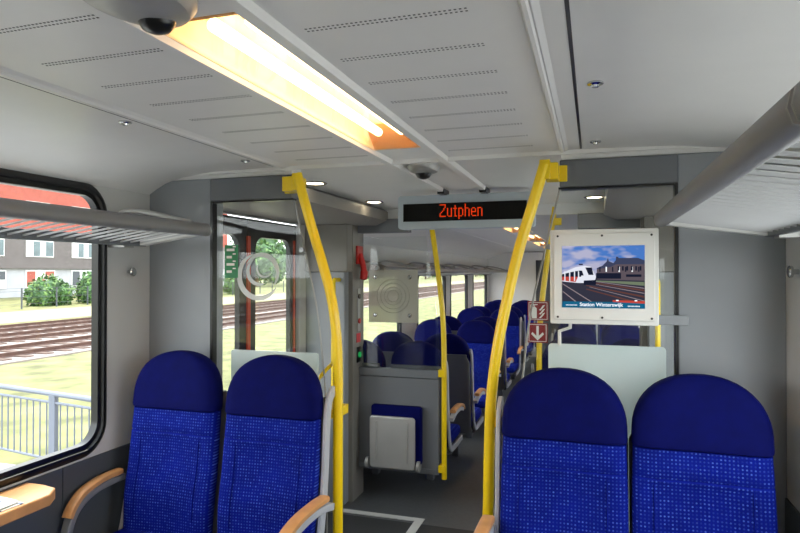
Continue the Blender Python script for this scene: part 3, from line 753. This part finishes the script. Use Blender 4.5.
def pp(mi, pts, closed=True):
    lay[0] += 1; y = 2.3562-lay[0]*.00006
    pic.mat(mi); pic.add([(sx0+u*sw, y, sz1-v*sh) for u, v in pts], [tuple(range(len(pts)))])
def pr(mi, u0, v0, u1, v1): pp(mi, [(u0, v0), (u0, v1), (u1, v1), (u1, v0)])
pr(0, 0, 0, 1, .58); pr(1, 0, .5, 1, .94)
pp(6, [(.43, .36), (.43, .52), (1, .52), (1, .24), (.92, .2), (.68, .2), (.63, .28), (.56, .24), (.50, .32)])
pp(7, [(.43, .38), (.43, .54), (1, .56), (1, .30), (.66, .30), (.60, .34)])
for i in range(7): pr(9 if i % 2 else 5, .46+i*.077, .34, .475+i*.077, .42)
for i in range(6): pr(5, .68+i*.052, .33, .70+i*.052, .40)
pr(5, .42, .44, .72, .53); pr(7, .72, .42, 1, .55); pr(5, .78, .46, .96, .50)
pp(6, [(.66, .26), (.66, .18), (.69, .18), (.69, .26)]); pp(6, [(.55, .25), (.565, .19), (.575, .25)])
pp(10, [(.42, .56), (.42, .575), (1, .64), (1, .58)])
for v0, v1, k in ((.60, .70, 11), (.66, .80, 11), (.72, .92, 11)): pp(k, [(.30, v0-.03), (.30, v0-.015), (1, v1+.03), (1, v1)])
for v0, v1 in ((.59, .68), (.63, .76), (.69, .88)): pp(2, [(.34, v0-.03), (.34, v0-.024), (1, v1+.006), (1, v1-.006)])
pp(2, [(0, .60), (0, .615), (.35, .90), (.37, .90)]); pp(2, [(0, .72), (0, .735), (.16, .90), (.18, .90)])
pp(3, [(0, .44), (0, .575), (.20, .60), (.40, .60), (.42, .5), (.36, .34), (.28, .32), (.17, .345)])
pp(4, [(0, .50), (0, .56), (.17, .585), (.20, .50), (.16, .44)])
pp(5, [(0, .46), (0, .50), (.24, .50), (.24, .40), (.16, .41)])
for u in (.03, .09, .15, .20): pp(3, [(u, .41), (u, .57), (u+.014, .57), (u+.014, .41)])
pp(5, [(.29, .35), (.33, .47), (.39, .47), (.37, .35)]); pp(5, [(.21, .40), (.22, .48), (.27, .48), (.25, .40)])
pp(5, [(.27, .56), (.27, .63), (.42, .63), (.42, .55)]); pr(3, .30, .5, .40, .55)
pr(5, .21, .29, .26, .31)
pr(8, 0, .90, 1, 1); pp(4, [(.62, .87), (.62, .90), (1, .92), (1, .88)])
for u in (.66, .88): pr(9, u, .865, u+.03, .885)
for k in range(9): pr(9, .05+k*.016, .95, .060+k*.016, .965); pr(9, .80+k*.016, .955, .810+k*.016, .972)
pic.build('picture', pm, t, smooth=False)
# caption text
fc = bpy.data.curves.new('caption', 'FONT'); fc.body = 'Station Winterswijk'; fc.size = .0185; fc.align_x = 'CENTER'; fc.offset = .0003
fo = bpy.data.objects.new('caption', fc); COL.objects.link(fo)
bpy.context.view_layer.update()
dg = bpy.context.evaluated_depsgraph_get(); me = bpy.data.meshes.new_from_object(fo.evaluated_get(dg)); bpy.data.objects.remove(fo)
me.transform(Matrix.Translation(Vector((sx0+sw*.48, 2.3515, sz1-sh*.972))-t.location) @ Matrix.Rotation(math.radians(90), 4, 'X'))
me.materials.clear(); me.materials.append(pm[9]); cap = bpy.data.objects.new('caption', me); COL.objects.link(cap); cap.parent = t
p = P(689, 321, 2.42); MB().box(x1-.16, p.x, 2.425, 2.447, p.z-.018, p.z+.018).build('bracket_arm', M['grey'], t, bevel=.003)
m = MB().tube([((x0+.07), 2.43, zb+.02), ((x0+.07), 2.435, zb-.02), (x0+.03, 2.44, zb-.035), (x0+.03, 2.445, zb-.09)], .007, 8); m.build('cable', M['white'], t)
MB().box(x1-.2, x0+.2, 2.42, 2.512, zb+.1, zb+.2).build('mount', M['dgrey'], t, bevel=.003)

# ------------------------------------------------------------------ red signs on the right far pole
def red_sign(px0, py0, px1, py1, name, label):
    Y = 4.40; p0 = P(px0, py1, Y); p1 = P(px1, py0, Y); t = empty(name, ((p0.x+p1.x)/2, Y, p0.z), label, 'sign', 'red safety signs')
    b = MB().box(p0.x, p1.x, Y, Y+.004, p0.z, p1.z).build('plate', M['dred'], t, smooth=False)
    m = MB(); e = .008; y0 = Y-.0012; y1 = Y+.0005
    for q in ((p0.x+e, p1.x-e, p0.z+e, p0.z+e+.004), (p0.x+e, p1.x-e, p1.z-e-.004, p1.z-e), (p0.x+e, p0.x+e+.004, p0.z+e, p1.z-e), (p1.x-e-.004, p1.x-e, p0.z+e, p1.z-e)): m.box(q[0], q[1], y0, y1, q[2], q[3])
    m.build('border', M['signw'], t, smooth=False)
    return t, p0, p1, y0, y1
t, p0, p1, y0, y1 = red_sign(527.5, 301.5, 548.5, 320.5, 'fire_extinguisher_sign', 'red square sign with white fire extinguisher symbol')
w = p1.x-p0.x; h = p1.z-p0.z; m = MB()
def Q(u, v): return (p0.x+w*u, p0.z+h*v)
def pol(m, pts): m.prism([Q(*q) for q in pts][::-1], XZ, y0, y1)
pol(m, [(.2, .12), (.44, .12), (.44, .62), (.38, .70), (.26, .70), (.2, .62)]); pol(m, [(.28, .72), (.36, .72), (.36, .78), (.28, .78)]); pol(m, [(.15, .80), (.48, .80), (.48, .85), (.15, .85)]); pol(m, [(.13, .6), (.17, .6), (.17, .8), (.13, .8)])
m.build('extinguisher_symbol', M['signw'], t, smooth=False)
m = MB()
for dv in (0, .2, .4): pol(m, [(.54, .15+dv), (.62, .12+dv), (.74, .26+dv), (.84, .42+dv), (.72, .38+dv), (.64, .24+dv)])
m.build('flame_symbol', M['signw'], t, smooth=False)
t, p0, p1, y0, y1 = red_sign(527.5, 323.5, 547.5, 342.5, 'arrow_sign', 'red square sign with white down arrow')
w = p1.x-p0.x; h = p1.z-p0.z; m = MB()
pol(m, [(.44, .3), (.56, .3), (.56, .86), (.44, .86)]); pol(m, [(.5, .12), (.82, .44), (.76, .54), (.5, .30), (.24, .54), (.18, .44)])
m.build('arrow_symbol', M['signw'], t, smooth=False)

# ------------------------------------------------------------------ window table + newspaper
t = empty('window_table', (-2.0, 1.3, .79), 'narrow beech table ledge below the left window', 'table')
m = MB(); pts = [(XL+.009, .75), (-1.90, .75), (-1.885, .765), (-1.885, 1.74), (-1.925, 1.80), (-2.0, 1.815), (XL+.009, 1.815)]
m.prism(pts, XY, .748, .79); m.build('table_top', M['wood'], t, bevel=.005)
m = MB(); m.prism([(XL+.009, .70), (-1.95, .748), (XL+.009, .748)], XZ, 1.0, 1.02); m.prism([(XL+.009, .70), (-1.95, .748), (XL+.009, .748)], XZ, 1.5, 1.52); m.build('bracket', M['alud'], t, smooth=False)
def paperm():
    m = mat('newsprint', (232, 232, 226), .7, var=.03); nt = m.node_tree; b = nt.nodes['Principled BSDF']; rp = b.inputs['Base Color'].links[0].from_socket
    tc = nt.nodes.new('ShaderNodeTexCoord'); n = nt.nodes.new('ShaderNodeTexNoise'); n.inputs['Scale'].default_value = 22; mp = nt.nodes.new('ShaderNodeMapping'); mp.inputs['Scale'].default_value = (.5, 2, 1)
    nt.links.new(tc.outputs['Object'], mp.inputs[0]); nt.links.new(mp.outputs[0], n.inputs[0])
    r = nt.nodes.new('ShaderNodeValToRGB'); r.color_ramp.elements[0].position = .56; r.color_ramp.elements[1].position = .6; nt.links.new(n.outputs['Fac'], r.inputs[0])
    mx = nt.nodes.new('ShaderNodeMix'); mx.data_type = 'RGBA'; nt.links.new(r.outputs[0], mx.inputs[0]); nt.links.new(rp, mx.inputs[6]); mx.inputs[7].default_value = rgb(90, 110, 140); nt.links.new(mx.outputs[2], b.inputs['Base Color']); return m
npm = paperm()
m = MB()
for i, (dz, rot, w, l) in enumerate(((0, -.08, .15, .30), (.0035, .10, .14, .28), (.007, -.02, .145, .27))):
    c = Vector((-1.985, 1.50, .7905+dz)); R = Matrix.Rotation(rot, 4, 'Z'); n = 10; vs = []; fs = []
    for k in range(n+1):
        u = -w/2+w*k/n
        for s_ in (-1, 1):
            for th in (0, .003):
                vs.append(c+(R @ Vector((u, s_*l/2, .0+th+.006*math.sin(math.pi*k/n)*(i > 0)))))
    for k in range(n):
        a = k*4; b = a+4
        fs += [(a+1, a+3, b+3, b+1), (a, b, b+2, a+2), (a, a+1, b+1, b), (a+2, b+2, b+3, a+3)]
    fs += [(0, 2, 3, 1), (n*4, n*4+1, n*4+3, n*4+2)]
    m.add(vs, fs)
tag(m.build('newspaper', npm), 'folded newspaper lying on the window table', 'newspaper')

# ================================================================== OUTSIDE
GZ = -.72
grassm = mat('dry_grass', (112, 112, 66), .9, var=.5, vs=1.6)
def ground(name, x0, x1, y0, y1, z0, z1, m, label):
    return struct(MB().box(x0, x1, y0, y1, z0, z1).build(name, m, smooth=False), label)
_o = MB().box(-300, 300, -200, 700, GZ-.3, GZ).build('ground', grassm, smooth=False); struct(_o, 'dry yellow green grass outside the train')
ballast = mat('pale_ballast', (132, 121, 116), .95, var=.15, vs=30)
ground('track_bed', -23.6, -14.0, -80, 500, GZ, GZ+.04, ballast, 'pale stone ballast under the tracks')
ground('gravel_path', -32, -25.0, -80, 500, GZ, GZ+.02, mat('sandy_path', (140, 132, 106), .95, var=.1, vs=3), 'sandy strip beyond the tracks')
ground('platform_deck', -8.6, -2.3, -20, 5.5, GZ, GZ+.05, mat('grey_paving', (150, 149, 148), .8, var=.08, vs=4), 'grey paved platform beside the train')
ground('bounce_platform_right', 1.2, 14, -30, 60, GZ, GZ+.3, mat('bounce_paving', (196, 193, 190), .8, var=.08, vs=4), 'unseen concrete platform added right of the train to bounce light inside')  # out of view, added to bounce bright neutral light onto the ceiling
ground('bounce_verge', -5.2, -2.3, 5.9, 120, GZ, GZ+.03, ballast, 'pale gravel verge added along the train for neutral bounce light')  # added strip covering the grass, so less green light bounces into the car
railm = mat('rusty_rail', (84, 58, 48), .6, var=.2, vs=5); sleep = mat('brown_sleeper', (92, 72, 62), .9, var=.2, vs=6)
for xc, l in ((-15.6, 'nearer railway track outside the left window'), (-18.9, 'middle railway track outside the left window'), (-22.0, 'farther railway track outside the left window')):
    t = empty('railway_track', (xc, 20, GZ), l, 'track', 'railway tracks')
    for s_ in (-1, 1):
        x = xc+s_*.7175
        MB().prism([(x-.06, GZ+.05), (x+.06, GZ+.05), (x+.02, GZ+.08), (x+.035, GZ+.17), (x-.035, GZ+.17), (x-.02, GZ+.08)], XZ, -60, 400).build('rail', railm, t, smooth=False)
    m = MB()
    for k in range(240): y = -20+k*.65; m.box(xc-1.2, xc+1.2, y, y+.25, GZ+.02, GZ+.065)
    o = m.build('sleepers', sleep, t, smooth=False); o['kind'] = 'stuff'
# railing
rm = mat('galvanised_railing', (116, 121, 132), .5, metal=.3, var=.05)
t = empty('platform_railing', (-6, 5.5, GZ), 'grey metal railing with vertical bars beside the platform', 'railing')
A = Vector((-3.6, 5.13, 0)); D = Vector((-.985, .165, 0)).normalized(); zt = GZ+.05+.86; n = 64
m = MB().tube([A+Vector((0, 0, zt)), A+D*8+Vector((0, 0, zt))], .03, 10); m.build('top_rail', rm, t)
for z in (zt-.10, GZ+.15): MB().tube([A+Vector((0, 0, z)), A+D*8+Vector((0, 0, z))], .016, 8).build('rail', rm, t)
for k in range(n):
    if k % 13 == 6: continue
    p = A+D*(8*k/n); MB().tube([p+Vector((0, 0, GZ+.15)), p+Vector((0, 0, zt-.10))], .009, 6).build('bar', rm, t)
for k in range(5):
    p = A+D*(8*(13*k+6)/n)
    if k < 5: MB().box(p.x-.045, p.x+.045, p.y-.03, p.y+.03, GZ, zt-.01).build('post', rm, t, bevel=.004)
# foliage
leafm = [mat('leaf_green', (72, 108, 54), .7, var=.5, vs=2), mat('leaf_light', (104, 134, 70), .7, var=.4, vs=2), mat('leaf_dark', (60, 90, 54), .7, var=.5, vs=2)]
def blob(m, c, r, n, leaf):
    c = Vector(c)
    for k in range(n):
        d = Vector((random.gauss(0, 1), random.gauss(0, 1), random.gauss(0, 1))).normalized()
        q = 1+.35*noise.noise(d*2.3+c)-.25*random.random()**2
        p = c+Vector((d.x*r[0], d.y*r[1], d.z*r[2]))*q
        a = Vector((random.gauss(0, 1), random.gauss(0, 1), random.gauss(0, 1))).normalized(); b = a.cross(d).normalized()*leaf; a = a*leaf
        m.mat(random.choice((0, 0, 1, 2))); m.add([p-a, p-b*.5, p+a, p+b*.5], [(0, 1, 2, 3)])
    # inner core
    m.mat(2); L = []
    for i in range(9):
        ph = math.pi*i/8; L.append([c+Vector((r[0]*.78*math.sin(ph)*math.cos(2*math.pi*j/12), r[1]*.78*math.sin(ph)*math.sin(2*math.pi*j/12), r[2]*.78*math.cos(ph)+.0)) for j in range(12)])
    m.loft(L)
for k, (y, h, w) in enumerate(((33.0, 1.9, 1.7), (37.2, 2.3, 1.8), (41.5, 2.0, 1.7), (46, 2.2, 1.9), (51, 1.9, 1.8), (56, 2.4, 2.0))):
    m = MB(); x = -36+.4*math.sin(k*3)
    blob(m, (x, y, GZ+h*.5), (1.2, w*.75, h*.55), 900, .16)
    blob(m, (x+.3, y+w*.4, GZ+h*.4), (1.0, w*.5, h*.45), 500, .16); blob(m, (x+.2, y-w*.5, GZ+h*.35), (1.0, w*.5, h*.4), 500, .16)
    tag(m.build('shrub', leafm, smooth=False), 'green shrub by the wire fence behind the tracks, %s from the left' % ('first', 'second', 'third', 'fourth', 'fifth', 'sixth')[k], 'shrub', 'shrubs behind the tracks')
ORD = 'first second third fourth fifth sixth seventh eighth ninth tenth eleventh twelfth thirteenth fourteenth fifteenth sixteenth'.split()
for k in range(16):
    y = 84+k*(9+k*1.3); h = 7+3*math.sin(k*2.1)+k*.35; x = -50-6*(k % 3); m = MB()
    blob(m, (x, y, GZ+h*.62), (h*.42, h*.55, h*.42), 500, .5+k*.03); blob(m, (x+1, y+h*.4, GZ+h*.45), (h*.35, h*.42, h*.38), 300, .5+k*.03)
    tr = MB().cyl((x, y, GZ), (x, y, GZ+h*.5), .3, 8, .18)
    t = empty('tree', (x, y, GZ), 'green tree of the distant tree line beyond the tracks, %s one after the brick building' % ORD[k], 'tree', 'trees of the far tree line')
    m.build('crown', leafm, t, smooth=False); tr.build('trunk', sleep, t)
# fence posts and wires along the shrubs
t = empty('wire_fence', (-34, 40, GZ), 'thin wire fence in front of the shrubs and building', 'fence')
for k in range(16):
    y = 24+k*2.6; MB().box(-34.04, -33.96, y-.03, y+.03, GZ, GZ+1.3).build('post', M['lower'], t, smooth=False)
m = MB()
for z in (.3, .7, 1.1, 1.28): m.tube([(-34, 22, GZ+z), (-34, 66, GZ+z)], .008, 4)
m.build('wire', M['lower'], t)
# building
brick = mat('red_brick', (158, 84, 72), .9, var=.12, vs=2); gbr = mat('grey_brown_brick', (104, 97, 96), .9, var=.08, vs=2)
t = empty('office_building', (-50, 50, GZ), 'brick building with grey storey and red upper floors beyond the tracks', 'building')
BX = -50
MB().box(BX-12, BX, 20, 76, 5.1, 15).build('upper_wall', brick, t, smooth=False)
MB().box(BX-12, BX+.05, 20, 76, 1.9, 5.1).build('middle_wall', gbr, t, smooth=False)
MB().box(BX-12, BX-.25, 20, 76, GZ, 1.9).build('ground_floor', mat('pale_ground_floor', (165, 165, 170), .7, var=.1, vs=1), t, smooth=False)
wfm = mat('white_window_frame', (232, 232, 230), .5); wgm = mat('dark_window_pane', (86, 102, 106), .15, var=.3, vs=1); wbl = mat('white_blind', (240, 240, 240), .6)
k = 0
y = 22.5
while y < 74:
    f = MB().box(BX+.04, BX+.12, y, y+3.0, 3.0, 4.55).build('window', wfm, t, smooth=False)
    m = MB(); m.mat(0); m.box(BX+.11, BX+.14, y+.75, y+1.45, 3.08, 4.47); m.box(BX+.11, BX+.14, y+2.1, y+2.92, 3.08, 4.47); m.mat(1); m.box(BX+.11, BX+.14, y+.08, y+.7, 3.08, 4.47); m.box(BX+.11, BX+.14, y+1.5, y+2.05, 3.08, 4.47)
    m.build('pane', [wgm, wbl], f, smooth=False)
    f = MB().box(BX-.26, BX-.15, y+.2, y+3.4, 0.1, 1.75).build('window', wfm, t, smooth=False)
    m = MB(); m.box(BX-.16, BX-.12, y+.3, y+1.2, .2, 1.65); m.box(BX-.16, BX-.12, y+1.3, y+2.2, .2, .9); m.box(BX-.16, BX-.12, y+2.3, y+3.3, .9, 1.65); m.build('pane', [M['lower'] if k % 2 else brick], f, smooth=False)
    for z in (6.6, 9.8):
        f = MB().box(BX-.02, BX+.06, y, y+2.6, z, z+1.6).build('window', wfm, t, smooth=False)
        MB().box(BX+.05, BX+.08, y+.1, y+2.5, z+.1, z+1.5).build('pane', wgm, f, smooth=False)
    y += 5.2; k += 1
